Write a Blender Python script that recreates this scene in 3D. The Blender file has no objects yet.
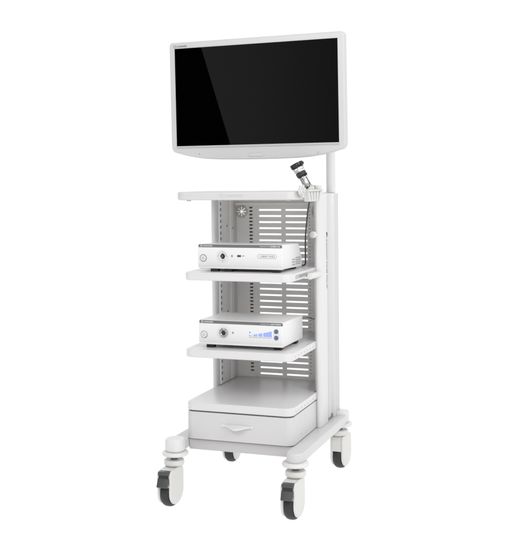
import bpy, bmesh, math, random
from mathutils import Vector, Matrix
random.seed(7)
S = bpy.context.scene
COL = S.collection
R = math.radians
PI = math.pi

# ------------------------------------------------------------------ materials
def nodes_of(m):
    m.use_nodes = True
    return m.node_tree.nodes, m.node_tree.links

def mat(name, col, rough=.45, metal=0., spec=.5, var=.02, vscale=9., bump=0., bscale=900., emit=None, estr=0., trans=0., coat=0., sss=0.):
    m = bpy.data.materials.new(name)
    N, L = nodes_of(m)
    b = N['Principled BSDF']
    b.inputs['Roughness'].default_value = rough
    b.inputs['Metallic'].default_value = metal
    b.inputs['Specular IOR Level'].default_value = spec
    b.inputs['Transmission Weight'].default_value = trans
    b.inputs['Coat Weight'].default_value = coat
    if sss:
        b.inputs['Subsurface Weight'].default_value = sss
        b.inputs['Subsurface Radius'].default_value = (.01, .01, .01)
    tc = N.new('ShaderNodeTexCoord')
    nz = N.new('ShaderNodeTexNoise'); nz.inputs['Scale'].default_value = vscale; nz.inputs['Detail'].default_value = 5 if var > .015 else 1
    L.new(tc.outputs['Object'], nz.inputs['Vector'])
    mr = N.new('ShaderNodeMapRange')
    mr.inputs['From Min'].default_value = .3; mr.inputs['From Max'].default_value = .7
    mr.inputs['To Min'].default_value = 1 - var; mr.inputs['To Max'].default_value = 1 + var
    L.new(nz.outputs['Fac'], mr.inputs['Value'])
    mx = N.new('ShaderNodeVectorMath'); mx.operation = 'SCALE'; mx.inputs[0].default_value = col
    L.new(mr.outputs[0], mx.inputs['Scale'])
    L.new(mx.outputs[0], b.inputs['Base Color'])
    r2 = N.new('ShaderNodeMapRange')
    r2.inputs['From Min'].default_value = .3; r2.inputs['From Max'].default_value = .7
    r2.inputs['To Min'].default_value = rough * .93; r2.inputs['To Max'].default_value = rough * 1.07
    if var > .015: L.new(nz.outputs['Fac'], r2.inputs['Value']); L.new(r2.outputs[0], b.inputs['Roughness'])
    if bump:
        n2 = N.new('ShaderNodeTexNoise'); n2.inputs['Scale'].default_value = bscale; n2.inputs['Detail'].default_value = 2
        L.new(tc.outputs['Object'], n2.inputs['Vector'])
        bp = N.new('ShaderNodeBump'); bp.inputs['Strength'].default_value = bump; bp.inputs['Distance'].default_value = .0006
        L.new(n2.outputs['Fac'], bp.inputs['Height']); L.new(bp.outputs[0], b.inputs['Normal'])
    if emit:
        b.inputs['Emission Color'].default_value = (*emit, 1); b.inputs['Emission Strength'].default_value = estr
    return m

M = dict(
    powder=mat('white_powder_coat', (.585, .577, .585), .34, var=.004),
    apron=mat('shaded_grey_white_paint', (.50, .487, .492), .36, var=.004),  # apron's shade put into the paint as a darker tone
    shelf=mat('shelf_white_paint', (.645, .637, .643), .27, var=.004),
    column=mat('column_white_paint', (.665, .662, .665), .38, var=.004),
    shade_grey=mat('column_shading_grey', (.575, .57, .572), .38, var=.004),  # greyer tone painted in for shading on the column's rear and channel
    panel=mat('grey_panel_paint', (.86, .845, .83), .42, var=.02),
    inner=mat('inner_grey_paint', (.84, .835, .82), .42, var=.02),
    lining=mat('lining_light_paint', (.88, .875, .865), .4, var=.004),
    stem=mat('dark_steel', (.22, .23, .26), .35, metal=.8),
    rail=mat('dark_rail_paint', (.10, .10, .10), .5),
    plastic=mat('white_plastic', (.67, .668, .665), .35, var=.004),
    caster=mat('caster_white_plastic', (.635, .63, .612), .42, var=.004),
    unit=mat('unit_white_paint', (.735, .735, .743), .33, var=.004),
    bezel=mat('monitor_white_plastic', (.53, .53, .535), .38, var=.004),
    bezel_back=mat('monitor_back_plastic', (.62, .62, .625), .45),
    glass=mat('black_screen_glass', (.0004, .0004, .0004), .0, spec=.5, var=.0),
    trim=mat('screen_black_trim', (.01, .01, .01), .4),
    stripe=mat('grey_stripe', (.135, .135, .138), .35),
    white_ink=mat('white_ink', (.62, .62, .63), .5),
    grey_ink=mat('grey_ink', (.27, .27, .28), .5),
    dark_ink=mat('dark_ink', (.07, .07, .075), .5),
    faint_ink=mat('faint_ink', (.42, .42, .43), .4),
    ghost_ink=mat('embossed_paint', (.52, .52, .525), .4),
    blue=mat('blue_display', (.09, .20, .78), .4, emit=(.12, .24, .9), estr=.30),
    pale_blue=mat('pale_blue_display', (.32, .45, .85), .4, emit=(.2, .32, .9), estr=.3),
    led_blue=mat('blue_key', (.05, .12, .55), .3, emit=(.05, .13, .7), estr=.08),
    rubber=mat('black_rubber', (.014, .014, .015), .5, var=.1, bump=.15, bscale=300),
    tyre=mat('grey_black_tyre', (.02, .02, .021), .48, var=.1, bump=.1, bscale=300),
    pedal=mat('dark_grey_plastic', (.055, .057, .062), .34, var=.04),
    black=mat('black_plastic', (.007, .007, .0075), .22, var=.05),
    metal=mat('brushed_steel', (.62, .62, .63), .25, metal=1., var=.03),
    dull=mat('satin_metal', (.46, .455, .45), .24, metal=1., var=.03),
    chrome=mat('polished_metal', (.82, .82, .83), .12, metal=1.),
    brass=mat('brass_contact', (.34, .24, .13), .35, metal=.9),
    grommet=mat('beige_grey_rubber', (.60, .585, .53), .55, var=.04),
    clip=mat('translucent_white_plastic', (.60, .60, .585), .28, var=.004),
    cable=mat('dark_grey_cable', (.035, .035, .036), .45),
    cord=mat('grey_cord', (.16, .16, .155), .5),
    usb=mat('blue_usb_insert', (.02, .12, .35), .4),
    seam=mat('seam_grey', (.22, .22, .22), .6),
)

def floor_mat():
    m = bpy.data.materials.new('white_glowing_floor')
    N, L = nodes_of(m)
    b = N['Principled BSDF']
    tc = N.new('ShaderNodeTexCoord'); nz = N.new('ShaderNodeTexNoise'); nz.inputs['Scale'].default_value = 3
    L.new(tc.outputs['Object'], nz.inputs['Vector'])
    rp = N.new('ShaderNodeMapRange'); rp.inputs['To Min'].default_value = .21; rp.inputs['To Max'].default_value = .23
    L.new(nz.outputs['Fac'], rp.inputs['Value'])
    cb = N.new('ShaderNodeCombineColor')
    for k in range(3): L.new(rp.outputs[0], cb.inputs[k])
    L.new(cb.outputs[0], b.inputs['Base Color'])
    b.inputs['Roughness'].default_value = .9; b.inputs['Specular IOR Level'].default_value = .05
    b.inputs['Emission Color'].default_value = (1, 1, 1, 1); b.inputs['Emission Strength'].default_value = .90  # floor glows by itself, washing out contact shadows
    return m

# ------------------------------------------------------------------ mesh helpers
class MB:
    """collects shapes into one mesh"""
    def __init__(s): s.bm = bmesh.new()
    def _merge(s, b, mtx=None):
        if mtx is not None: bmesh.ops.transform(b, matrix=mtx, verts=b.verts)
        me = bpy.data.meshes.new('tmp'); b.to_mesh(me); b.free()
        s.bm.from_mesh(me); bpy.data.meshes.remove(me); return s
    def prism(s, poly, axis, a, b_, bev=0., seg=3, mtx=None, all_edges=False):
        b = bmesh.new()
        f = {'x': lambda u, v, w: (w, u, v), 'y': lambda u, v, w: (u, w, v), 'z': lambda u, v, w: (u, v, w)}[axis]
        A = [b.verts.new(f(u, v, a)) for u, v in poly]; B = [b.verts.new(f(u, v, b_)) for u, v in poly]
        n = len(poly)
        fa = b.faces.new(A); fb = b.faces.new(B)
        for i in range(n): b.faces.new((A[i], A[(i+1) % n], B[(i+1) % n], B[i]))
        bmesh.ops.recalc_face_normals(b, faces=b.faces)
        if bev:
            ed = list(b.edges) if all_edges else list(set(list(fa.edges) + list(fb.edges)))
            bmesh.ops.bevel(b, geom=ed, offset=bev, segments=seg, profile=.5, affect='EDGES', clamp_overlap=True)
        return s._merge(b, mtx)
    def box(s, x0, x1, y0, y1, z0, z1, bev=0., seg=2, mtx=None):
        return s.prism([(x0, y0), (x1, y0), (x1, y1), (x0, y1)], 'z', z0, z1, bev, seg, mtx, True)
    def lathe(s, prof, p=(0, 0, 0), d=(0, 0, 1), n=40, cap=True):
        b = bmesh.new(); rings = []
        q = Vector((0, 0, 1)).rotation_difference(Vector(d).normalized()).to_matrix().to_4x4()
        mt = Matrix.Translation(Vector(p)) @ q
        for r, h in prof:
            if r <= 1e-7: rings.append([b.verts.new((0, 0, h))])
            else: rings.append([b.verts.new((r*math.cos(2*PI*k/n), r*math.sin(2*PI*k/n), h)) for k in range(n)])
        for a, c in zip(rings, rings[1:]):
            if len(a) == 1 and len(c) == 1: continue
            for k in range(n):
                k2 = (k+1) % n
                if len(a) == 1: b.faces.new((a[0], c[k2], c[k]))
                elif len(c) == 1: b.faces.new((a[k], a[k2], c[0]))
                else: b.faces.new((a[k], a[k2], c[k2], c[k]))
        if cap:
            for rg in (rings[0], rings[-1]):
                if len(rg) > 1: b.faces.new(rg)
        bmesh.ops.recalc_face_normals(b, faces=b.faces)
        return s._merge(b, mt)
    def cyl(s, p, d, r, h, bev=.001, n=32):
        bev = min(bev, r*.45, h*.45)
        pr = [(0, 0), (r-bev, 0), (r-bev*.3, bev*.3), (r, bev), (r, h-bev), (r-bev*.3, h-bev*.3), (r-bev, h), (0, h)]
        return s.lathe(pr, p, d, n)
    def tube(s, pts, r, n=10, sub=8):
        P = [Vector(p) for p in pts]; out = []
        for i in range(len(P)-1):
            p0 = P[max(i-1, 0)]; p1 = P[i]; p2 = P[i+1]; p3 = P[min(i+2, len(P)-1)]
            for k in range(sub):
                t = k/sub
                out.append(.5*((2*p1) + (p2-p0)*t + (2*p0-5*p1+4*p2-p3)*t*t + (3*p1-p0-3*p2+p3)*t**3))
        out.append(P[-1])
        b = bmesh.new(); up = Vector((.31, .2, .93)); rings = []
        for i, c in enumerate(out):
            d = (out[min(i+1, len(out)-1)] - out[max(i-1, 0)]).normalized()
            u = up - d*up.dot(d); u.normalize(); up = u; v = d.cross(u)
            rr = r(i/(len(out)-1)) if callable(r) else r
            rings.append([b.verts.new(c + rr*(u*math.cos(2*PI*k/n) + v*math.sin(2*PI*k/n))) for k in range(n)])
        for a, c in zip(rings, rings[1:]):
            for k in range(n): b.faces.new((a[k], a[(k+1) % n], c[(k+1) % n], c[k]))
        b.faces.new(rings[0]); b.faces.new(rings[-1])
        bmesh.ops.recalc_face_normals(b, faces=b.faces)
        return s._merge(b)
    def build(s, name, m, parent=None, origin=None, sharp=32):
        o = None
        if origin is not None: bmesh.ops.translate(s.bm, verts=s.bm.verts, vec=-Vector(origin))
        me = bpy.data.meshes.new(name); s.bm.to_mesh(me); s.bm.free()
        me.materials.append(m)
        for p in me.polygons: p.use_smooth = True
        me.set_sharp_from_angle(angle=R(sharp))
        o = bpy.data.objects.new(name, me); COL.objects.link(o)
        if parent is not None: o.parent = parent
        elif origin is not None: o.location = origin
        return o

def rpoly(x0, x1, y0, y1, rad, n=8):
    """rounded rectangle, rad = (x0y0, x1y0, x1y1, x0y1)"""
    if not isinstance(rad, (tuple, list)): rad = (rad,)*4
    out = []
    for (cx, cy, sx, sy, a0), r in zip(((x0, y0, 1, 1, PI), (x1, y0, -1, 1, 1.5*PI), (x1, y1, -1, -1, 0), (x0, y1, 1, -1, .5*PI)), rad):
        if r <= 0: out.append((cx, cy)); continue
        for k in range(n+1):
            a = a0 + .5*PI*k/n
            out.append((cx + sx*r + r*math.cos(a), cy + sy*r + r*math.sin(a)))
    return out

def empty(name, loc, label=None, cat=None, rot=(0, 0, 0), group=None, parent=None):
    o = bpy.data.objects.new(name, None); COL.objects.link(o)
    o.location = loc; o.rotation_euler = rot; o.empty_display_size = .05
    if label: o['label'] = label
    if cat: o['category'] = cat
    if group: o['group'] = group
    if parent: o.parent = parent
    return o

def text(name, body, h, p, xd, up, m, parent, width=None, ext=.0003, org=(0, 0, 0), align='LEFT', bold=0.):
    """flat raised lettering: h = capital height, p = left end of the baseline"""
    cu = bpy.data.curves.new('t', 'FONT'); cu.body = body; cu.size = h/.70; cu.align_x = align
    cu.extrude = ext; cu.offset = bold; cu.resolution_u = 3
    to = bpy.data.objects.new('t', cu); COL.objects.link(to)
    dg = bpy.context.evaluated_depsgraph_get()
    me = bpy.data.meshes.new_from_object(to.evaluated_get(dg))
    bpy.data.objects.remove(to); bpy.data.curves.remove(cu)
    xs = [v.co.x for v in me.vertices]
    sx = (width/(max(xs)-min(xs))) if width else 1.
    xd = Vector(xd).normalized(); up = Vector(up).normalized(); n = xd.cross(up)
    mt = Matrix((( xd.x, up.x, n.x, 0), (xd.y, up.y, n.y, 0), (xd.z, up.z, n.z, 0), (0, 0, 0, 1)))
    me.transform(Matrix.Translation(Vector(p)-Vector(org)) @ mt @ Matrix.Diagonal((sx, 1, 1, 1)))
    me.name = name; me.materials.clear(); me.materials.append(m)
    o = bpy.data.objects.new(name, me); COL.objects.link(o); o.parent = parent
    return o

# ------------------------------------------------------------------ setting
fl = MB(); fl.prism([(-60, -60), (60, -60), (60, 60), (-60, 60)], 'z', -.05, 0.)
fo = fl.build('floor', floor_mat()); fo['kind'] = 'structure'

# ------------------------------------------------------------------ the cart
cart = empty('equipment_cart', (0, 0, 0), 'tall white four-wheeled medical equipment trolley with shelves, drawer and slotted grey back', 'trolley')
A, D = .26, .65                      # half track and wheelbase

for s in (-1, 1):
    b = MB()
    out = []
    for k in range(17): a = PI + PI*k/16; out.append((s*A + .036*math.cos(a), .0 + .036*math.sin(a)))
    for k in range(17): a = PI*k/16; out.append((s*A + .036*math.cos(a), D - .012 + .036*math.sin(a)))
    b.prism(out, 'z', .2125, .251, .006, 4)
    beam = b.build('base_beam', M['powder'], cart)
    for y in (0, D):
        dx = .006 if s < 0 and y == 0 else 0.
        c = MB(); c.lathe([(0, .1965), (.044, .1965), (.050, .198), (.0535, .202), (.0535, .207), (.051, .2115), (.046, .2138), (0, .2138)], (s*A + dx, y, 0))
        c.build('bumper_disc', M['plastic'], beam)
        if (s, y) != (1, 0):
            c = MB(); c.prism(rpoly(s*A+dx-.039, s*A+dx+.039, y-.039, y+.039, .034, 10), 'z', .2142, .2655, .007, 4)
            c.build('corner_cap', M['plastic'], beam)

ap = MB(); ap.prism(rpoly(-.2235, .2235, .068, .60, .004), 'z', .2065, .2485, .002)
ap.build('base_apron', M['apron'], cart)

def caster(x, y, trail, brake, swivel=0.):
    e = empty('caster', (x, y, 0), rot=(0, 0, swivel), parent=cart)
    c = trail; hw = .0615
    def side_poly(h, zb, zt):
        o = []
        for k in range(25):
            a = PI + PI*k/24; o.append((c + h*math.cos(a), .064 + (.064-zb)*math.sin(a)))
        for k in range(9):
            a = PI/2*k/8; o.append((c + h - .022 + .022*math.cos(a), zt - .022 + .022*math.sin(a)))
        for k in range(9):
            a = PI/2 + PI/2*k/8; o.append((c - h + .022 + .022*math.cos(a), zt - .022 + .022*math.sin(a)))
        return o
    for s in (-1, 1):
        h = MB(); x0, x1 = sorted((s*.0203, s*.0308))
        h.prism(side_poly(hw, .011, .155), 'x', x0, x1, .0055, 5)
        h.build('wheel_cover', M['caster'], e)
    # hood bridging the two covers above the wheel
    zf = .112 if brake else .088
    o = []
    o.append((c-hw+.0004, zf)); o.append((c-hw+.0004, .131))
    for k in range(9):
        a = PI - PI/2*k/8; o.append((c - hw + .0224 + .022*math.cos(a), .132 + .022*math.sin(a)))
    for k in range(9):
        a = PI/2 - PI/2*k/8; o.append((c + hw - .0232 + .022*math.cos(a), .132 + .022*math.sin(a)))
    o.append((c+hw-.0012, .085))
    a0 = math.asin((.085-.06)/.0615)
    a1 = PI - math.asin((.088-.06)/.0615)
    for k in range(15):
        a = a0 + (a1-a0)*k/14; o.append((c + .0605*math.cos(a), .060 + .0615*math.sin(a)))
    if brake: o.append((c-.05, .112))
    h = MB(); h.prism(o, 'x', -.021, .021)
    h.build('hood', M['caster'], e)
    w = MB()
    pr = [(.030, -.0195), (.050, -.0195), (.0562, -.0172), (.0592, -.0105), (.060, 0), (.0592, .0105), (.0562, .0172), (.050, .0195), (.030, .0195)]
    w.lathe([(0, -.0195)] + pr + [(0, .0195)], (0, c, .060), (1, 0, 0), 64)
    w.build('tyre', M['tyre'], e)
    t = MB(); t.lathe([(0, .1545), (.030, .1545), (.0375, .157), (.0395, .161), (.041, .1625), (.0412, .174), (.040, .178), (.037, .180), (0, .1803)], (0, 0, 0))
    t.build('swivel_cap', M['caster'], e)
    k = MB(); k.lathe([(0, .180), (.015, .180), (.015, .184), (.0095, .1845), (.0095, .197), (0, .197)], (0, 0, 0), n=24)
    k.build('stem', M['stem'], e)
    if brake:
        p = MB()
        f = c - hw
        p.prism([(f+.018, .1545), (f-.003, .1545), (f-.009, .150), (f-.008, .142), (f+.018, .142)], 'x', -.0225, .0225, .0015)
        p.prism([(f-.005, .1275), (f+.004, .1275), (f-.005, .098), (f-.0145, .093), (f-.0185, .0965)], 'x', -.0245, .0225, .002)
        p.build('brake_pedal', M['pedal'], e)
        q = MB(); q.prism([(f-.0045, .1422), (f+.012, .1422), (f+.010, .105), (f-.004, .105)], 'x', -.0212, .0205, .001)  # solid black block in place of the shade behind the pedal
        q.build('pedal_gap_shade', M['black'], e)
    return e

caster(-A, 0, -.036, True); caster(A, 0, -.036, True)
caster(A-.006, D, .02, False, R(-3)); caster(-A, D, -.034, False, R(6))

# drawer cabinet
CF = .385                          # y where the columns begin
HW = .2315
def plate_poly(hw, yf, r, yb=.6178, notch=.2195):
    return ([p for p in rpoly(-hw, hw, yf, CF-.003, (r, r, 0, 0), 10)][:-1]
            + [(notch, CF-.003), (notch, yb), (-notch, yb), (-notch, CF-.003), (-hw, CF-.003)])
cb = MB(); cb.prism(plate_poly(HW-.0015, .086, .0005), 'z', .2535, .3665)
cab = cb.build('drawer_cabinet', M['powder'], cart)
for y, z in ((.165, .3), (.24, .293), (.33, .30), (.165, .345)):
    c = MB(); c.lathe([(.0028, 0), (.0024, .0008), (0, .001)], (HW-.0015, y, z-.02), (1, 0, 0), 16); c.build('screw', M['dull'], cab)
tp = MB(); tp.prism(plate_poly(HW, .0515, .034), 'z', .3705, .4035, .005, 4)
top_plate = tp.build('cabinet_top', M['shelf'], cart)
def side_marks(z, y0, y1, n, parent, hw=HW, m='faint_ink'):
    for k in range(n):
        y = y0 + (y1-y0)*k/(n-1)
        c = MB(); c.prism(rpoly(y-.0045, y+.0045, z-.0028, z+.0028, .0026, 5), 'x', hw-.001, hw+.0004)
        c.build('vent_slot', M[m], parent)
side_marks(.3845, .10, .33, 7, top_plate)
dr = MB(); dr.prism(rpoly(-HW+.0005, HW-.0005, .053, .0845, (.031, .031, 0, 0), 10), 'z', .2545, .3655, .0018)
drawer = dr.build('drawer', M['powder'], cart)
sh = MB(); sh.prism(rpoly(-HW+.006, HW-.006, .060, .085, (.026, .026, 0, 0), 10), 'z', .3650, .3712)
sh.build('drawer_gap_shade', M['rail'], drawer)  # solid dark strip stands in for the shade above the drawer
# bowed lip handle
hb = bmesh.new(); nu, nv = 28, 10; grid = []
for i in range(nu+1):
    u = i/nu*2-1; row = []
    sag = (math.cos(u*PI)*.5+.5)
    for j in range(nv+1):
        v = j/nv
        x = -.004 + u*.058
        out = (.007 + .024*sag)*math.sin(v*PI*.5)**.8 + .001
        z = .3245 - v*(.0075 + .0095*sag) - .002*(1-sag)
        row.append(hb.verts.new((x, .053 - out, z)))
    grid.append(row)
for i in range(nu):
    for j in range(nv): hb.faces.new((grid[i][j], grid[i+1][j], grid[i+1][j+1], grid[i][j+1]))
bmesh.ops.recalc_face_normals(hb, faces=hb.faces)
bmesh.ops.solidify(hb, geom=hb.faces[:], thickness=.0022)
hm = MB(); hm._merge(hb)
for x in (-.066, .058): hm.lathe([(0, 0), (.0075, 0), (.0075, .0025), (.0065, .0040), (0, .0046)], (x, .0535, .318), (0, -1, 0), 24)
hm.build('handle', M['shelf'], drawer, sharp=50)

# shelves
def shelf(z0, z1):
    b = MB(); b.prism(plate_poly(HW, .042, .036), 'z', z0, z1, .005, 4)
    return b.build('shelf', M['shelf'], cart)
sh1 = shelf(.9045, .9375); sh2 = shelf(.590, .623)
side_marks(.6045, .10, .33, 7, sh2)
rc = MB(); rc.prism(rpoly(.105, .26, .912, .929, .008), 'x', HW-.004, HW+.0008, .0004); rc.build('rail_slot', M['faint_ink'], sh1)
rc = MB(); rc.prism(rpoly(.15, .235, .9165, .9255, .0044), 'x', HW-.003, HW+.0014); rc.build('rail_recess', M['grey_ink'], sh1)
lv = MB(); lv.lathe([(0, 0), (.0118, 0), (.0135, .0015), (.0135, .128), (.012, .134), (.008, .138), (0, .14)], (.2475, .247, .9115), (.02, 1, -.005), 32)
lv.build('lever', M['plastic'], cart)

tb = MB()
tb.prism(rpoly(-.2625, .2625, .033, .383, (.046, .046, .004, .004), 12)[:-10] + [(.2625, .383), (.2195, .383), (.2195, .612), (-.2195, .612), (-.2195, .383), (-.2625, .383)] if False else
         rpoly(-.2625, .2625, .033, .372, (.046, .046, .012, .012), 12), 'z', 1.2305, 1.2645, .007, 5)
top = tb.build('top_shelf', M['powder'], cart)
text('lettering', 'COMNAMED', .0105, (-.045, .0328, 1.2425), (1, 0, 0), (0, 0, 1), M['ghost_ink'], top, width=.083)
lg = MB(); lg.lathe([(.0068, 0), (.0085, 0), (.0085, .0005), (.0068, .0005), (.0068, 0)], (-.0555, .033, 1.2495), (0, -1, 0), 32, cap=False)
lg.lathe([(0, 0), (.0022, 0), (.0022, .0005), (0, .0005)], (-.0555, .033, 1.2495), (0, -1, 0), 20)
lg.build('emblem', M['ghost_ink'], top)
for x in (-.215, .215):
    f = MB(); f.cyl((x, .075, 1.2262), (0, 0, 1), .009, .0045); f.build('foot_screw', M['dull'], top)
bk = MB(); bk.box(-.2195, .2195, .373, .612, 1.2385, 1.2565, .003); bk.build('rear_top_cover', M['inner'], cart)

# columns
def column(s):
    ztop = 1.2495
    def P(x, y): return (s*x, y)
    xi, xo = .2228, .2528
    o = []
    for k in range(21):                                # rounded front nose
        a = PI*k/20
        o.append(P((xi+xo)/2 - (xo-xi)/2*math.cos(a), .402 - .026*math.sin(a)))
    o += [P(xo, .475), P(xo-.0012, .483), P(xo-.004, .489), P(xo-.013, .493), P(xo-.0145, .497), P(xo-.0145, .520), P(xo-.009, .523), P(xo-.009, .552), P(xo-.0145, .555),
          P(xo-.0145, .585), P(xo-.007, .5885), P(xo-.0012, .592), P(xo, .597), P(xo, .664), P(xo-.002, .670), P(xo-.006, .672), P(xi+.002, .672), P(xi, .670)]
    b = MB(); b.prism(o, 'z', .2512, ztop, .0018, 2)
    c = b.build('column', M['column'], cart)
    # dark wedge standing in for the shaded recess at the channel's foot
    f = MB(); f.prism([(.5, .2525), (.583, .2525), (.583, .266), (.5, .258)], 'x', *sorted((s*(xo-.0145), s*(xo-.0085))))
    f.build('channel_foot_shade', M['seam'], c)
    f = MB(); f.box(*sorted((s*(xo-.002), s*(xo+.0012))), .600, .661, .2535, ztop-.004, .0010)  # thin plates added to carry the column's painted shading
    f.build('rear_shade_plate', M['shade_grey'], c)
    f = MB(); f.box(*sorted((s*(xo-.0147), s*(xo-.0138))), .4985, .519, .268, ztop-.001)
    f.build('channel_shade_strip', M['shade_grey'], c)
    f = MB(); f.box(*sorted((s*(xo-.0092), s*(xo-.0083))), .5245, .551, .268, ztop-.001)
    f.build('channel_shade_strip', M['shade_grey'], c)
    # inner lining: slotted strip, flat panel, ribs
    x0 = s*xi
    def strip(y0, y1, t, nm, m, bev=.001):
        q = MB(); xa, xb = sorted((x0 + s*.0005, x0 - s*t)); q.box(xa, xb, y0, y1, .405, 1.229, bev); return q.build(nm, M[m], c)
    strip(.404, .447, .0045, 'lining_strip', 'lining')
    strip(.451, .528, .001, 'lining_panel', 'inner', .0003)
    strip(.530, .548, .006, 'lining_rib', 'lining')
    strip(.552, .574, .003, 'lining_panel', 'inner')
    q = MB(); z = .42
    while z < 1.21:
        q.prism(rpoly(.411, .424, z, z+.014, .004, 4), 'x', *sorted((x0 - s*.0043, x0 - s*.0052))); z += .026
    g = q.build('slot_row', M['grey_ink'], c)
    for y, z in ((.497, 1.106), (.563, 1.092), (.497, .72), (.563, .70), (.497, .51)):
        q = MB(); q.lathe([(.0042, 0), (.0042, .0004), (0, .0004)], (x0 - s*(.0038 if y > .55 else .0017), y, z), (-s, 0, 0), 16)
        q.build('bolt_hole', M['dark_ink'], c)
    return c
cl, cr_ = column(-1), column(1)
kn = MB(); kn.lathe([(.006, 0), (.008, .010), (.0125, .011), (.0142, .014), (.0142, .026), (.0125, .0295), (.008, .031), (0, .0315)], (.2335, .3775, 1.077), (-.25, -1, 0), 32)
kn.build('knob', M['plastic'], cart)
# vertical lettering and emblem on the right column
text('lettering', 'ENDOSCOPY SYSTEM TROLLEY', .0135, (.2529, .4695, 1.052), (0, 0, -1), (0, 1, 0), M['stripe'], cr_, width=.216, ext=.0002, bold=.0003)
sw = MB()
sw.tube([(.2529, .472, 1.083), (.2529, .481, 1.080), (.2529, .4835, 1.072), (.2529, .479, 1.062), (.2529, .474, 1.058)], lambda t: .0006+.0013*math.sin(PI*min(1, t*.9+.05)), 8)
sw.tube([(.2529, .472, 1.079), (.2529, .477, 1.074), (.2529, .4775, 1.068)], .0014, 8)
sw.build('emblem', M['dark_ink'], cr_)

# slotted back panel
YB = .6184
bm = bmesh.new()
def cells(x0, x1, holes, z0=.385, z1=1.232):
    """holes: list of (hx0, hx1, hz0, hz1), sorted by z, all with the same x range"""
    z = z0
    def q(a, b, c, d):
        if b-a < 1e-6 or d-c < 1e-6: return
        bm.faces.new([bm.verts.new(v) for v in ((a, YB, c), (b, YB, c), (b, YB, d), (a, YB, d))])
    for hx0, hx1, a, b in holes:
        q(x0, x1, z, a); q(x0, hx0, a, b); q(hx1, x1, a, b); z = b
    q(x0, x1, z, z1)
GX, GZ = -.1955, 1.166
slots_z = [1.1735 - .0279*k for k in range(28)]
slots_z = sorted(z for z in slots_z if z > .41)
cells(-.2215, -.163, [(GX-.022, GX+.022, GZ-.022, GZ+.022)])
rk = sorted(1.184 - .016*k for k in range(48)); rk = [z for z in rk if z > .41]
cells(-.163, -.139, [(-.1595, -.1435, z-.0037, z+.0037) for z in rk])
cells(-.139, -.1116, [])
cells(-.1116, -.0036, [(-.1116, -.0036, z-.0041, z+.0041) for z in slots_z])
cells(-.0036, .0166, [])
cells(.0166, .1202, [(.0166, .1202, z-.0041, z+.0041) for z in slots_z])
cells(.1202, .126, [])
cells(.126, .138, [(.129, .135, z-.0025, z+.0025) for z in rk])
cells(.138, .2215, [])
bmesh.ops.remove_doubles(bm, verts=bm.verts, dist=1e-6)
bmesh.ops.recalc_face_normals(bm, faces=bm.faces)
ext = bmesh.ops.extrude_face_region(bm, geom=bm.faces[:])
bmesh.ops.translate(bm, vec=(0, .006, 0), verts=[v for v in ext['geom'] if isinstance(v, bmesh.types.BMVert)])
bmesh.ops.recalc_face_normals(bm, faces=bm.faces)
pm = MB(); pm._merge(bm)
panel = pm.build('back_panel', M['panel'], cart)
for x in (-.1515,):
    q = MB(); q.box(x-.014, x+.014, YB+.0068, YB+.02, .41, 1.21, .001); q.build('rack_rail', M['rail'], panel)
q = MB(); q.box(.123, .141, YB+.0068, YB+.02, .41, 1.21, .001); q.build('rack_rail', M['column'], panel)  # rail added behind the holes to block the white backdrop
for x0, x1 in ((-.137, -.121),):
    q = MB(); q.box(x0, x1, YB-.004, YB+.0005, .4055, 1.229, .001); q.build('panel_rib', M['panel'], panel)
q = MB(); q.box(-.2185, .2185, .585, .615, 1.196, 1.207, .002); q.build('cross_rail', M['inner'], cart)
def grommet(x, y, z, tilt=0.):
    b = MB()
    b.lathe([(.0225, 0), (.0225, -.004), (.0242, -.006), (.028, -.0055), (.0295, -.002), (.0295, 0)], (x, y, z), (0, 1, 0), 48, cap=False)
    for k in range(8):                         # eight rubber petals with gaps between them
        a0 = 2*PI*k/8; a1 = 2*PI*(k+1)/8; gp = .00115; am = (a0+a1)/2
        pts = []
        off = gp/math.sin(PI/8)
        for rr, aa in ((.0235, a0), (.0235, am), (.0235, a1)):
            pts.append((x + rr*math.cos(aa + (gp/rr if aa == a0 else -gp/rr if aa == a1 else 0)), z + rr*math.sin(aa + (gp/rr if aa == a0 else -gp/rr if aa == a1 else 0))))
        r0 = .0045
        pts.append((x + r0*math.cos(a1-gp/r0), z + r0*math.sin(a1-gp/r0))); pts.append((x + r0*math.cos(a0+gp/r0), z + r0*math.sin(a0+gp/r0)))
        b.prism(pts, 'y', y-.0035, y-.0015)
    b.build('cable_grommet', M['grommet'], panel)
grommet(GX, YB-.0004, GZ)
b = MB(); b.lathe([(0, -.0035), (.018, -.0035), (.0235, -.003), (.0255, -.006), (.030, -.0055), (.0318, -.002), (.0318, 0)], (.172, YB-.0004, 1.168), (0, 1, 0), 48, cap=False)
b.build('cable_grommet', M['grommet'], panel)

# pole and arm for the monitor
p = MB(); p.cyl((.232, .622, 1.2499), (0, 0, 1), .0205, .42, .004, 40)
pole = p.build('monitor_pole', M['column'], cart)
p = MB(); p.prism(rpoly(-.022, .022, 1.62, 1.70, .012), 'x', -.02, .235, .004, mtx=Matrix.Translation((0, .60, 0)))
p.box(-.03, .03, .335, .62, 1.635, 1.69, .008); p.box(-.07, .07, .318, .345, 1.59, 1.74, .004)
p.build('monitor_arm', M['column'], cart)

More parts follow.
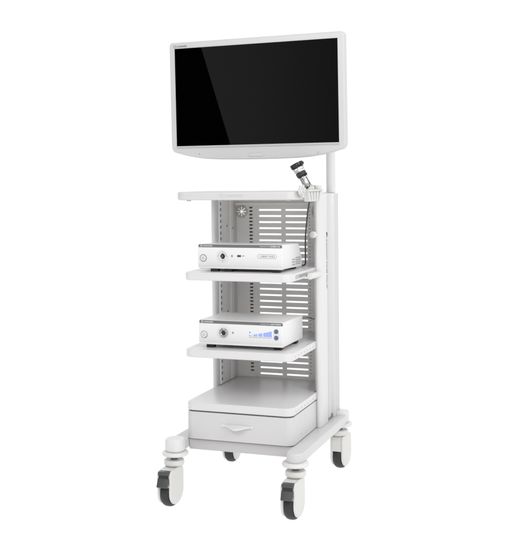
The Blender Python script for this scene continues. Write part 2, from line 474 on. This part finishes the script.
# clip holder for the camera head, on top of the right column
h = MB()
h.prism([(.095, 1.268), (.305, 1.268), (.300, 1.256), (.272, 1.2245), (.130, 1.2225), (.108, 1.252)], 'x', .2632, .2755, .003, 3)
h.prism([(.096, 1.2705), (.307, 1.2705), (.303, 1.2625), (.100, 1.2625)], 'x', .264, .292, .0025, 3)
for yt_, yb_ in ((.104, .132), (.146, .160), (.188, .190), (.232, .222), (.276, .252)):
    h.prism([(yt_, 1.2632), (yt_+.022, 1.2632), (yb_+.0165, 1.2215), (yb_, 1.2215)], 'x', .270, .2885, .0035, 3)
hold = h.build('camera_holder', M['clip'], cart)
for y_, zt_, r_ in ((.166, 1.2815, .0165), (.262, 1.2865, .0185)):
    h = MB(); h.lathe([(r_*.62, 0), (r_*.96, 0), (r_, .002), (r_*1.03, zt_-1.2702-.003), (r_*.95, zt_-1.2702), (r_*.7, zt_-1.2702), (r_*.62, .002), (r_*.62, 0)], (.277, y_, 1.2702), (0, 0, 1), 28, cap=False)
    h.build('holder_cup', M['clip'], hold)
h = MB()
h.prism([(.034, 1.268), (.046, 1.2775), (.054, 1.2895), (.064, 1.280), (.080, 1.276), (.094, 1.2905), (.103, 1.288), (.099, 1.266), (.090, 1.247), (.075, 1.2385), (.063, 1.244), (.044, 1.252)], 'x', .2662, .276, .004, 3)
for y_, z_ in ((.05, 1.2625), (.083, 1.266), (.07, 1.2485)):
    h.lathe([(.003, 0), (.008, 0), (.0095, .002), (.0095, .007), (.007, .009), (.003, .009), (.003, 0)], (.2752, y_, z_), (1, -.2, 0), 20, cap=False)
h.box(.2632, .272, .088, .118, 1.249, 1.262, .003)
h.build('side_clip', M['clip'], hold)

# ------------------------------------------------------------------ camera head and its cable
P0 = Vector((.2245, .150, 1.3725)); P1 = Vector((.2735, .158, 1.2765)); dv = (P1-P0).normalized()
head = empty('camera_head', P1, 'black and silver endoscope camera head with black eyepiece cup, clipped beside the top shelf', 'camera head')
def hl(prof, name, m, p=P0, d=dv, n=40):
    b = MB(); b.lathe(prof, p, d, n); return b.build(name, m, head, P1)
hl([(.0, .008), (.019, .008), (.0245, -.003), (.0265, -.003), (.027, .001), (.0265, .011), (.0245, .0155), (.020, .0165), (0, .0165)], 'eyepiece_cup', M['black'])
b = MB(); q = dv.cross(Vector((0, 0, 1))).normalized()
b.lathe([(0, 0), (.006, 0), (.006, .004), (0, .004)], P0 + Vector((.024, .008, .006)), (.8, 0, .5), 16); b.build('cup_tab', M['black'], head, P1)
hl([(0, .016), (.0222, .016), (.0238, .0185), (.0238, .0245), (.0222, .026), (.0232, .028), (.0222, .032), (.019, .036), (0, .036)], 'coupler_ring', M['chrome'])
g = MB(); g.lathe([(0, .035), (.0185, .035), (.0202, .038), (.0202, .053), (.0185, .0565), (.016, .058), (0, .058)], P0, dv, 40)
u = dv.orthogonal().normalized(); v = dv.cross(u)
for k in range(20):
    a = 2*PI*k/20; c = P0 + (u*math.cos(a)+v*math.sin(a))*.0200
    g.tube([c + dv*.037, c + dv*.044, c + dv*.051], .0012, 6, 2)
g.build('focus_ring', M['black'], head, P1)
hl([(0, .057), (.0150, .057), (.0165, .0595), (.0165, .065), (.0150, .067), (.0158, .071), (.0156, .094), (.0140, .099), (.0115, .1025), (0, .103)], 'camera_body', M['dull'])
hl([(0, .102), (.0098, .102), (.0098, .107), (.008, .109), (0, .109)], 'end_collar', M['black'])
b = MB(); b.tube([P0 + dv*.058 + Vector((.016, -.004, .006)), P0 + dv*.07 + Vector((.019, -.004, .006)), P0 + dv*.1 + Vector((.0185, -.003, .006)), P0 + dv*.116 + Vector((.016, 0, .004))], .0042, 12)
b.build('side_lever', M['chrome'], head, P1)
b = MB(); b.cyl(P0 + dv*.053 + Vector((.012, -.006, .006)), (.9, -.2, .35), .0055, .01); b.build('lever_button', M['black'], head, P1)
b = MB()
b.tube([P1 - dv*.004, P1 + dv*.012, (.2775, .166, 1.250), (.272, .170, 1.2185), (.262, .192, 1.198), (.2495, .22, 1.176), (.2385, .245, 1.150), (.2277, .27, 1.123),
        (.218, .29, 1.09), (.210, .31, 1.059), (.203, .33, 1.018), (.1967, .35, .979), (.190, .368, .952), (.176, .388, .944), (.158, .41, .943)], .0034, 12)
b.build('cable', M['cable'], head, P1)

# ------------------------------------------------------------------ the two console units
def unit(name, label, zb, zt, ztr, vents, feet, thin, bold_, cat, fh, fz):
    o = (0, .2, zb - fh)
    e = empty(name, o, label, cat)
    x0, x1, yf, yr = -.1845, .1822, .09, .35
    b = MB()
    if vents: pr = [(yf+.004, zb+.002), (yr, zb-.004), (yr, zb+.030), (yr-.045, ztr), (yf+.004, zt)]
    else: pr = [(yf+.004, zb), (yr, zb-.001), (yr, ztr), (yf+.004, zt)]
    b.prism(pr, 'x', x0+.0012, x1-.0012, .003, 3)
    b.build('case', M['unit'], e, o)
    b = MB(); H = zt-zb
    fp = [(yf, zb+.0145), (yf+.0085, zb+.001), (yf+.012, zb), (yf+.016, zb), (yf+.016, zt), (yf+.006, zt), (yf+.002, zt-.002), (yf, zt-.005)]
    b.prism(fp, 'x', x0, x1, .0022, 3)
    pan = b.build('front_panel', M['unit'], e, o)
    def up(b, nm, m): return b.build(nm, m, pan, o)
    b = MB(); b.prism(rpoly(x0+.004, x1-.0005, zt-.0135, zt-.0015, (.002, .002, .005, .004)), 'y', yf-.0007, yf+.006, .0005); up(b, 'stripe', M['stripe'])
    ys = yf-.0008
    T = lambda nm, s_, h_, x, z, w, m, bold=0., yy=ys: text(nm, s_, h_, (x, yy, z), (1, 0, 0), (0, 0, 1), m, pan, width=w, org=o, bold=bold)
    T('lettering', 'COMNAMED', .0052, -.161, zt-.0098, .042, M['white_ink'], .0002)
    b = MB(); b.lathe([(.0026, 0), (.0044, 0), (.0044, .0004), (.0026, .0004), (.0026, 0)], (-.168, ys, zt-.0072), (0, -1, 0), 24, cap=False); up(b, 'emblem', M['white_ink'])
    T('lettering', thin, .0042, .088, zt-.0094, .038, M['faint_ink'] if False else M['white_ink'])
    T('lettering', bold_, .0048, .130, zt-.0097, .044, M['white_ink'], .0003)
    zc = zb + fz
    b = MB(); b.lathe([(.0125, 0), (.0155, 0), (.0152, .001), (.0142, .0016), (.0125, .001), (.0125, 0)], (-.1603, yf-.0001, zc-.0005), (0, -1, 0), 36, cap=False); up(b, 'button_ring', M['grey_ink'] if vents else M['dull'])
    b = MB(); b.lathe([(0, 0), (.0122, 0), (.0122, .0018), (.0112, .0026), (0, .0028)], (-.1603, yf-.0001, zc-.0005), (0, -1, 0), 36); up(b, 'power_button', M['plastic'])
    b = MB(); b.lathe([(.0042, 0), (.0052, 0), (.0052, .0004), (.0042, .0004), (.0042, 0)], (-.1603, yf-.0029, zc-.0012), (0, -1, 0), 24, cap=False)
    b.box(-.1608, -.1598, yf-.0033, yf-.0028, zc-.001, zc+.0055); up(b, 'power_symbol', M['grey_ink'])
    for fx, fy in feet:
        b = MB(); b.box(fx-.016, fx+.016, fy-.014, fy+.014, zb-fh+.0002, zb+.0005, .0012); b.build('foot', M['rubber'], e, o)
    return e, pan, o, up, T, zc

feet4 = [(-.116, .112), (-.058, .117), (.150, .118), (-.116, .31), (.150, .30)]
u1, pan, o, up, T, zc = unit('video_processor', 'white console with USB socket and side vents, on the middle shelf below the camera cable', .949, 1.0505, 1.044, True, feet4, 'ENDOSCOPE', 'CAMERA HD', 'medical console', .0115, .0445)
yf = .09
b = MB(); b.lathe([(.0165, 0), (.026, .0), (.0255, .0012), (.0235, .0022), (.018, .0022), (.0165, .001), (.0165, 0)], (-.0735, yf-.0001, 1.0015), (0, -1, 0), 44, cap=False); up(b, 'port_ring', M['plastic'])
b = MB(); b.lathe([(.0095, .0), (.0165, 0), (.0165, .0035), (.0150, .0045), (.0118, .0045), (.0095, .0015), (.0095, 0)], (-.0735, yf-.0001, 1.0015), (0, -1, 0), 40, cap=False); up(b, 'camera_port', M['chrome'])
b = MB(); b.lathe([(0, 0), (.0098, 0), (.0098, .0008), (0, .0008)], (-.0735, yf-.0001, 1.0015), (0, -1, 0), 30); up(b, 'port_socket', M['black'])
b = MB(); b.box(-.0775, -.0735, yf-.0028, yf-.0005, .996, 1.007, .0008); up(b, 'port_contact', M['brass'])
for a in (0, PI/2, PI, 1.5*PI):
    b = MB(); b.lathe([(0, 0), (.0014, 0), (.0014, .0005), (0, .0005)], (-.0735+.0205*math.sin(a), yf-.0022, 1.0015+.0205*math.cos(a)), (0, -1, 0), 12)
    up(b, 'port_screw', M['grey_ink'])
b = MB(); b.box(-.037, -.030, yf-.0005, yf+.001, .9995, 1.0065); b.box(-.0355, -.0315, yf-.0006, yf+.001, .9985, 1.0075); up(b, 'camera_symbol', M['grey_ink'])
b = MB(); b.box(-.0105, .0055, yf-.0012, yf+.001, .9995, 1.0072, .0006); u_ = up(b, 'usb_socket', M['black'])
b = MB(); b.box(-.0085, .0035, yf-.0016, yf+.001, 1.0035, 1.0055); up(b, 'usb_tongue', M['usb'])
b = MB(); b.tube([(.0115, yf-.0002, 1.0035), (.017, yf-.0002, 1.0035), (.022, yf-.0002, 1.0035)], .0009, 6); b.lathe([(0, 0), (.002, 0), (.002, .0006), (0, .0006)], (.0125, yf, 1.0035), (0, -1, 0), 12)
b.tube([(.015, yf-.0002, 1.0035), (.0165, yf-.0002, 1.006), (.019, yf-.0002, 1.006)], .0006, 6); up(b, 'usb_symbol', M['grey_ink'])
# pill-shaped badge outline
b = MB(); po = rpoly(.0768, .1586, .9948, 1.0118, .0084, 8); pi_ = rpoly(.0780, .1574, .9960, 1.0106, .0072, 8); bb = bmesh.new()
n = len(po)
vo = [bb.verts.new((x, yf-.0004, z)) for x, z in po]; vi = [bb.verts.new((x, yf-.0004, z)) for x, z in pi_]
for k in range(n): bb.faces.new((vo[k], vo[(k+1) % n], vi[(k+1) % n], vi[k]))
bmesh.ops.recalc_face_normals(bb, faces=bb.faces); b._merge(bb); up(b, 'badge_outline', M['grey_ink'])
T('lettering', '1080P FHD', .0082, .0862, .9991, .062, M['grey_ink'], 0., yf-.0003)
# perforated vents low on the right side
b = MB()
for ys_, rows, cw in (((.222, .236, .250), 3, .0046), ((.270, .286, .302, .318), 4, .0056)):
    for y in ys_:
        for r_ in range(rows):
            z = .9605 + (.0105 if rows == 3 else .0085)*r_ - .008*(y-.2)
            b.prism(rpoly(y-cw, y+cw, z-.0031, z+.0031, .001, 2), 'x', .1806, .1813)
vn = b.build('side_vent', M['grey_ink'], u1, o)

feet4 = [(-.142, .122), (.148, .134), (-.142, .30), (.157, .298)]
u2, pan, o, up, T, zc = unit('light_source', 'white console with blue level bars and two blue round keys, on the lower shelf', .6385, .7385, .7355, False, feet4, 'ENDOSCOPE', 'LIGHT SOURCE', 'medical console', .0155, .0405)
pc = (-.0735, yf-.0001, .6885)
b = MB(); b.lathe([(.0195, 0), (.032, .0), (.0315, .0006), (.0195, .001), (.0195, 0)], pc, (0, -1, 0), 44, cap=False); up(b, 'port_ring', M['plastic'])
b = MB(); b.lathe([(.0085, .0), (.0195, 0), (.0195, .003), (.0185, .0055), (.0165, .0062), (.0150, .0050), (.0135, .0062), (.0110, .0062), (.0085, .003), (.0085, 0)], pc, (0, -1, 0), 44, cap=False); up(b, 'light_port', M['dull'])
b = MB(); b.lathe([(0, 0), (.0104, 0), (.0104, .0012), (0, .0012)], pc, (0, -1, 0), 30); up(b, 'port_socket', M['black'])
b = MB(); b.box(-.0365, -.0295, yf-.0005, yf+.001, .6875, .6935); b.box(-.0345, -.0315, yf-.0006, yf+.001, .686, .695); up(b, 'lamp_symbol', M['grey_ink'])
nb = 14
for k in range(nb):
    x = .0398 + .0915*k/(nb-1); hgt = .0045 + .0175*(k/(nb-1))**1.15
    b = MB(); w = .0026 if k in (1, 2, 5) else .0040
    b.prism(rpoly(x-w/2, x+w/2, .6795, .6795+hgt, .0006, 2), 'y', yf-.0006, yf+.001)
    up(b, 'level_bar', M['pale_blue'] if k in (1, 2, 5, 8) else M['blue'])
b = MB(); b.box(.038, .1335, yf-.0004, yf+.001, .6758, .6768); 
for k in range(nb): x = .0398 + .0915*k/(nb-1); b.box(x-.002, x+.002, yf-.0005, yf+.001, .6735, .6762)
up(b, 'level_scale', M['faint_ink'])
b = MB(); b.box(.0375, .0445, yf-.0005, yf+.001, .6925, .6970, .0006); up(b, 'scale_symbol', M['grey_ink'])
for z in (.7025, .677):
    b = MB(); b.lathe([(.0052, 0), (.0092, 0), (.0092, .0018), (.0080, .0026), (.0052, .0018), (.0052, 0)], (.1540, yf-.0001, z), (0, -1, 0), 32, cap=False); kr = up(b, 'key_ring', M['stripe'])
    b = MB(); b.lathe([(0, 0), (.0054, 0), (.0052, .0012), (0, .002)], (.1540, yf-.0001, z), (0, -1, 0), 28); up(b, 'round_key', M['led_blue'])
for sx in (-1, 1):
    b = MB(); b.box(.154+sx*.0105-.0004, .154+sx*.0105+.0004, yf-.0004, yf+.001, .683, .6965)
    up(b, 'key_bracket', M['faint_ink'])
# power cord looping behind the lower unit
b = MB()
b.tube([(.150, .352, .700), (.168, .372, .715), (.184, .40, .718), (.198, .44, .708), (.205, .50, .694), (.203, .57, .686), (.196, .607, .684)], .0021, 10)
cd = b.build('power_cord', M['cord'], None, (.150, .352, .700))
cd['label'] = 'thin grey power cord curving out behind the lower console'; cd['category'] = 'cord'

# ------------------------------------------------------------------ monitor
MP = (.01383, .24675, 1.66905); MR = (.02510, 0, -.06219)
mon = empty('monitor', MP, 'large flat monitor with white frame and black screen, on a pole above the trolley', 'monitor', MR)
def outline(w, ztop, zc, zl, r, n=10):
    """front outline: rounded upper corners, lower edge sagging to a shallow lip"""
    o = []
    for k in range(n+1): a = PI/2*k/n; o.append((w - r + r*math.cos(a), ztop - r + r*math.sin(a)))
    for k in range(n+1): a = PI/2 + PI/2*k/n; o.append((-w + r + r*math.cos(a), ztop - r + r*math.sin(a)))
    half = [(-w, zc+.022), (-w+.003, zc+.008), (-w+.012, zc-.003), (-.335, zl+.0225), (-.285, zl+.0125), (-.235, zl+.006), (-.17, zl+.0022), (-.08, zl+.0005), (0, zl)]
    o += half + [(-x, z) for x, z in reversed(half[:-1])]
    return o
b = MB()
b.prism(outline(.3975, .2362, -.232, -.2715, .016), 'y', -.006, .030, .0055, 4)
body = b.build('frame', M['bezel'], mon)
# back shell
bb = bmesh.new()
r0 = outline(.392, .227, -.227, -.266, .014); r1 = [(x*.90, z*.88+.002) for x, z in r0]; r2 = [(x*.62, z*.62+.01) for x, z in r0]
L0 = [[bb.verts.new((x, y, z)) for x, z in rr] for rr, y in ((r0, .0295), (r1, .052), (r2, .068))]
for a, c in zip(L0, L0[1:]):
    for k in range(len(a)): bb.faces.new((a[k], a[(k+1) % len(a)], c[(k+1) % len(a)], c[k]))
bb.faces.new(L0[-1]); bb.faces.new(L0[0])
bmesh.ops.recalc_face_normals(bb, faces=bb.faces)
b = MB(); b._merge(bb); b.build('back_shell', M['bezel_back'], mon, sharp=40)
# thin raised inner edge and lip under the screen
b = MB()
b.box(-.3725, .3725, -.0085, -.004, -.2125, -.2092, .001); b.box(-.3725, .3725, -.0078, -.004, .2092, .2115, .0008)
for s in (-1, 1): b.box(*sorted((s*.3712, s*.3728)), -.0078, -.004, -.2091, .2091, .0005)
b.build('screen_edge', M['bezel'], mon)
b = MB(); b.box(-.3712, .3712, -.0066, -.001, -.2092, .2092); scr = b.build('screen', M['glass'], mon)
b = MB()
b.prism([(-.0085, -.2175), (-.0050, -.2175), (-.0050, -.2190), (-.0065, -.2190)], 'x', -.372, .372); b.build('lip_seam', M['faint_ink'], mon)
# badge on the upper left of the frame
bm2 = M['grey_ink']
text('lettering', 'COMNAMED', .0072, (-.3585, -.0064, .2150), (1, 0, 0), (0, 0, 1), bm2, body, width=.047, bold=.0004)
b = MB(); b.lathe([(.0045, 0), (.0062, 0), (.0062, .0005), (.0045, .0005), (.0045, 0)], (-.3672, -.0061, .2185), (0, -1, 0), 28, cap=False)
b.box(-.3684, -.366, -.0066, -.006, .2165, .2205)
for s in (-1, 1): b.box(-.3672+s*.009-.0008, -.3672+s*.009+.0008, -.0066, -.006, .2125, .2245) if s < 0 else None
b.build('emblem', bm2, body)
# pill badge and lamp on the lower lip
b = MB(); b.prism(rpoly(-.0345, .0365, -.2600, -.2455, .0068, 8), 'y', -.0067, -.0055, .0004); pb = b.build('badge', M['faint_ink'], body)
b = MB(); b.prism(rpoly(-.0330, .0350, -.2587, -.2468, .0056, 8), 'y', -.0069, -.0058, .0003); b.build('badge_face', M['bezel'], body)
text('lettering', 'MONITOR', .0068, (-.024, -.0071, -.2561), (1, 0, 0), (0, 0, 1), M['white_ink'], body, width=.050, bold=.0003)
b = MB(); b.prism(rpoly(.276, .2835, -.2505, -.2450, .0015), 'y', -.0066, -.0055); b.tube([(.2797, -.0063, -.2505), (.2797, -.0063, -.253), (.2797, -.0063, -.255)], .0009, 6); b.build('lamp_mark', M['faint_ink'], body)
b = MB(); b.lathe([(0, 0), (.002, 0), (.002, .0005), (0, .0005)], (-.262, -.0061, -.244), (0, -1, 0), 12); b.build('sensor_dot', M['brass'], body)

# ------------------------------------------------------------------ camera
camd = bpy.data.cameras.new('camera'); cam = bpy.data.objects.new('camera', camd); COL.objects.link(cam)
C0 = Vector((1.4442, -3.5618, 1.3064)); yaw, pitch, roll = .3318, -.0253, -.0095
F = Vector((-math.sin(yaw)*math.cos(pitch), math.cos(yaw)*math.cos(pitch), math.sin(pitch)))
Rr = Vector((math.cos(yaw), math.sin(yaw), 0)); U = Rr.cross(F)
c, s = math.cos(roll), math.sin(roll)
Rv, Uv = c*Rr + s*U, -s*Rr + c*U
cam.matrix_world = Matrix(((Rv.x, Uv.x, -F.x, C0.x), (Rv.y, Uv.y, -F.y, C0.y), (Rv.z, Uv.z, -F.z, C0.z), (0, 0, 0, 1)))
FPX, PX, PY, W, H = 970.84, 282.64, 205.33, 531., 549.
camd.sensor_fit = 'VERTICAL'; camd.sensor_height = 36.; camd.lens = FPX/H*36.
camd.shift_x = -(PX - W/2)/H; camd.shift_y = (PY - H/2)/H
camd.clip_start = .05; camd.clip_end = 500
S.camera = cam

# ------------------------------------------------------------------ studio surroundings and lamps
w = bpy.data.worlds.new('World'); S.world = w; w.use_nodes = True
N, L = w.node_tree.nodes, w.node_tree.links
bg = N['Background']
tc = N.new('ShaderNodeTexCoord'); nm = N.new('ShaderNodeVectorMath'); nm.operation = 'NORMALIZE'
L.new(tc.outputs['Generated'], nm.inputs[0])
sp = N.new('ShaderNodeSeparateXYZ'); L.new(nm.outputs[0], sp.inputs[0])
def mrange(src, a, b, c_, d_, smooth=True):
    m = N.new('ShaderNodeMapRange'); m.interpolation_type = 'SMOOTHSTEP' if smooth else 'LINEAR'
    for k, v_ in zip(('From Min', 'From Max', 'To Min', 'To Max'), (a, b, c_, d_)): m.inputs[k].default_value = v_
    L.new(src, m.inputs['Value']); return m.outputs[0]
def op(o_, a, b=None):
    m = N.new('ShaderNodeMath'); m.operation = o_
    for k, v_ in enumerate((a, b)):
        if v_ is None: continue
        if isinstance(v_, (int, float)): m.inputs[k].default_value = v_
        else: L.new(v_, m.inputs[k])
    return m.outputs[0]
def vdot(vec):
    m = N.new('ShaderNodeVectorMath'); m.operation = 'DOT_PRODUCT'; m.inputs[1].default_value = vec
    L.new(nm.outputs[0], m.inputs[0]); return m.outputs['Value']
X, Y, Z = sp.outputs
# dark zone added to the world, reflected in the screen: a half-space of directions
mm = (Matrix.Rotation(MR[2], 3, 'Z') @ Matrix.Rotation(MR[0], 3, 'X'))
def refl(px, pz):
    p_ = Vector(MP) + mm @ Vector((px, -.0066, pz)); v_ = (p_-C0).normalized(); n_ = mm @ Vector((0, -1, 0))
    return v_ - 2*v_.dot(n_)*n_
ra, rb = refl(-.2422, .2055), refl(-.1152, -.2073)
edge = ra.cross(rb).normalized()
if edge.dot(refl(-.36, -.1)) < 0: edge = -edge
rl, rr_ = refl(-.371, 0), refl(.371, 0)
dark_zone = mrange(vdot(edge), -.0006, .0006, 0., 1.)
win = op('MULTIPLY', mrange(X, rl.x-.10, rl.x-.03, 0., 1.), op('MULTIPLY', mrange(Z, -.32, -.22, 0, 1.), op('MULTIPLY', mrange(Z, .25, .35, 1., 0.), mrange(Y, -.3, -.2, 1., 0.))))
dark_zone = op('MULTIPLY', dark_zone, win)
FRONT_L, FRONT_R, TOPK, BACK = .34, .42, 1.9, 1.04
front = mrange(X, -.9, .8, FRONT_L, FRONT_R)
front = op('MULTIPLY', front, mrange(Z, .12, .75, 1., TOPK))
# dimming added to the world, reflected in the right half of the screen
fall = mrange(X, rl.x*.5+rr_.x*.5-.06, rr_.x+.05, 1., .42)
fwin = op('MULTIPLY', mrange(X, .15, .3, 1., 0.), op('MULTIPLY', mrange(Z, -.32, -.22, 0, 1.), op('MULTIPLY', mrange(Z, .25, .35, 1., 0.), mrange(Y, -.5, -.4, 1., 0.))))
fall = op('ADD', 1., op('MULTIPLY', fwin, op('SUBTRACT', fall, 1.)))
front = op('MULTIPLY', front, fall)
front = op('MULTIPLY', front, op('SUBTRACT', 1., op('MULTIPLY', dark_zone, 1.)))
back = mrange(Y, -.05, .2, 0., 1.)
backv = op('MULTIPLY', BACK, mrange(Z, .35, .95, 1., 1.3))
tot = op('ADD', op('MULTIPLY', front, op('SUBTRACT', 1., back)), op('MULTIPLY', backv, back))
L.new(tot, bg.inputs['Strength']); bg.inputs['Color'].default_value = (1, 1, 1, 1)

def area(name, loc, target, size, power):
    d = bpy.data.lights.new(name, 'AREA'); d.shape = 'RECTANGLE'; d.size = size[0]; d.size_y = size[1]; d.energy = power; d.color = (1, .995, .985)
    o_ = bpy.data.objects.new(name, d); COL.objects.link(o_); o_.location = loc
    o_.rotation_euler = (Vector(target)-Vector(loc)).to_track_quat('-Z', 'Y').to_euler()
    return o_
area('key_softbox', (3.3, -1.6, 3.3), (0, .2, .8), (1.8, 2.2), 66)
area('front_fill', (2.0, -4.7, 2.1), (0, .4, .8), (2.0, 1.6), 40)  # unseen lamp added to brighten the back panel between the shelves
area('top_fill', (-.7, -3.6, 3.5), (0, .3, .7), (2.4, 1.2), 52)  # unseen lamp added high in front to lift the shelf tops


S.view_settings.view_transform = 'Standard'; S.view_settings.look = 'None'; S.view_settings.exposure = 0; S.view_settings.gamma = 1
S.render.engine = 'CYCLES'
S.cycles.max_bounces = 10; S.cycles.diffuse_bounces = 6
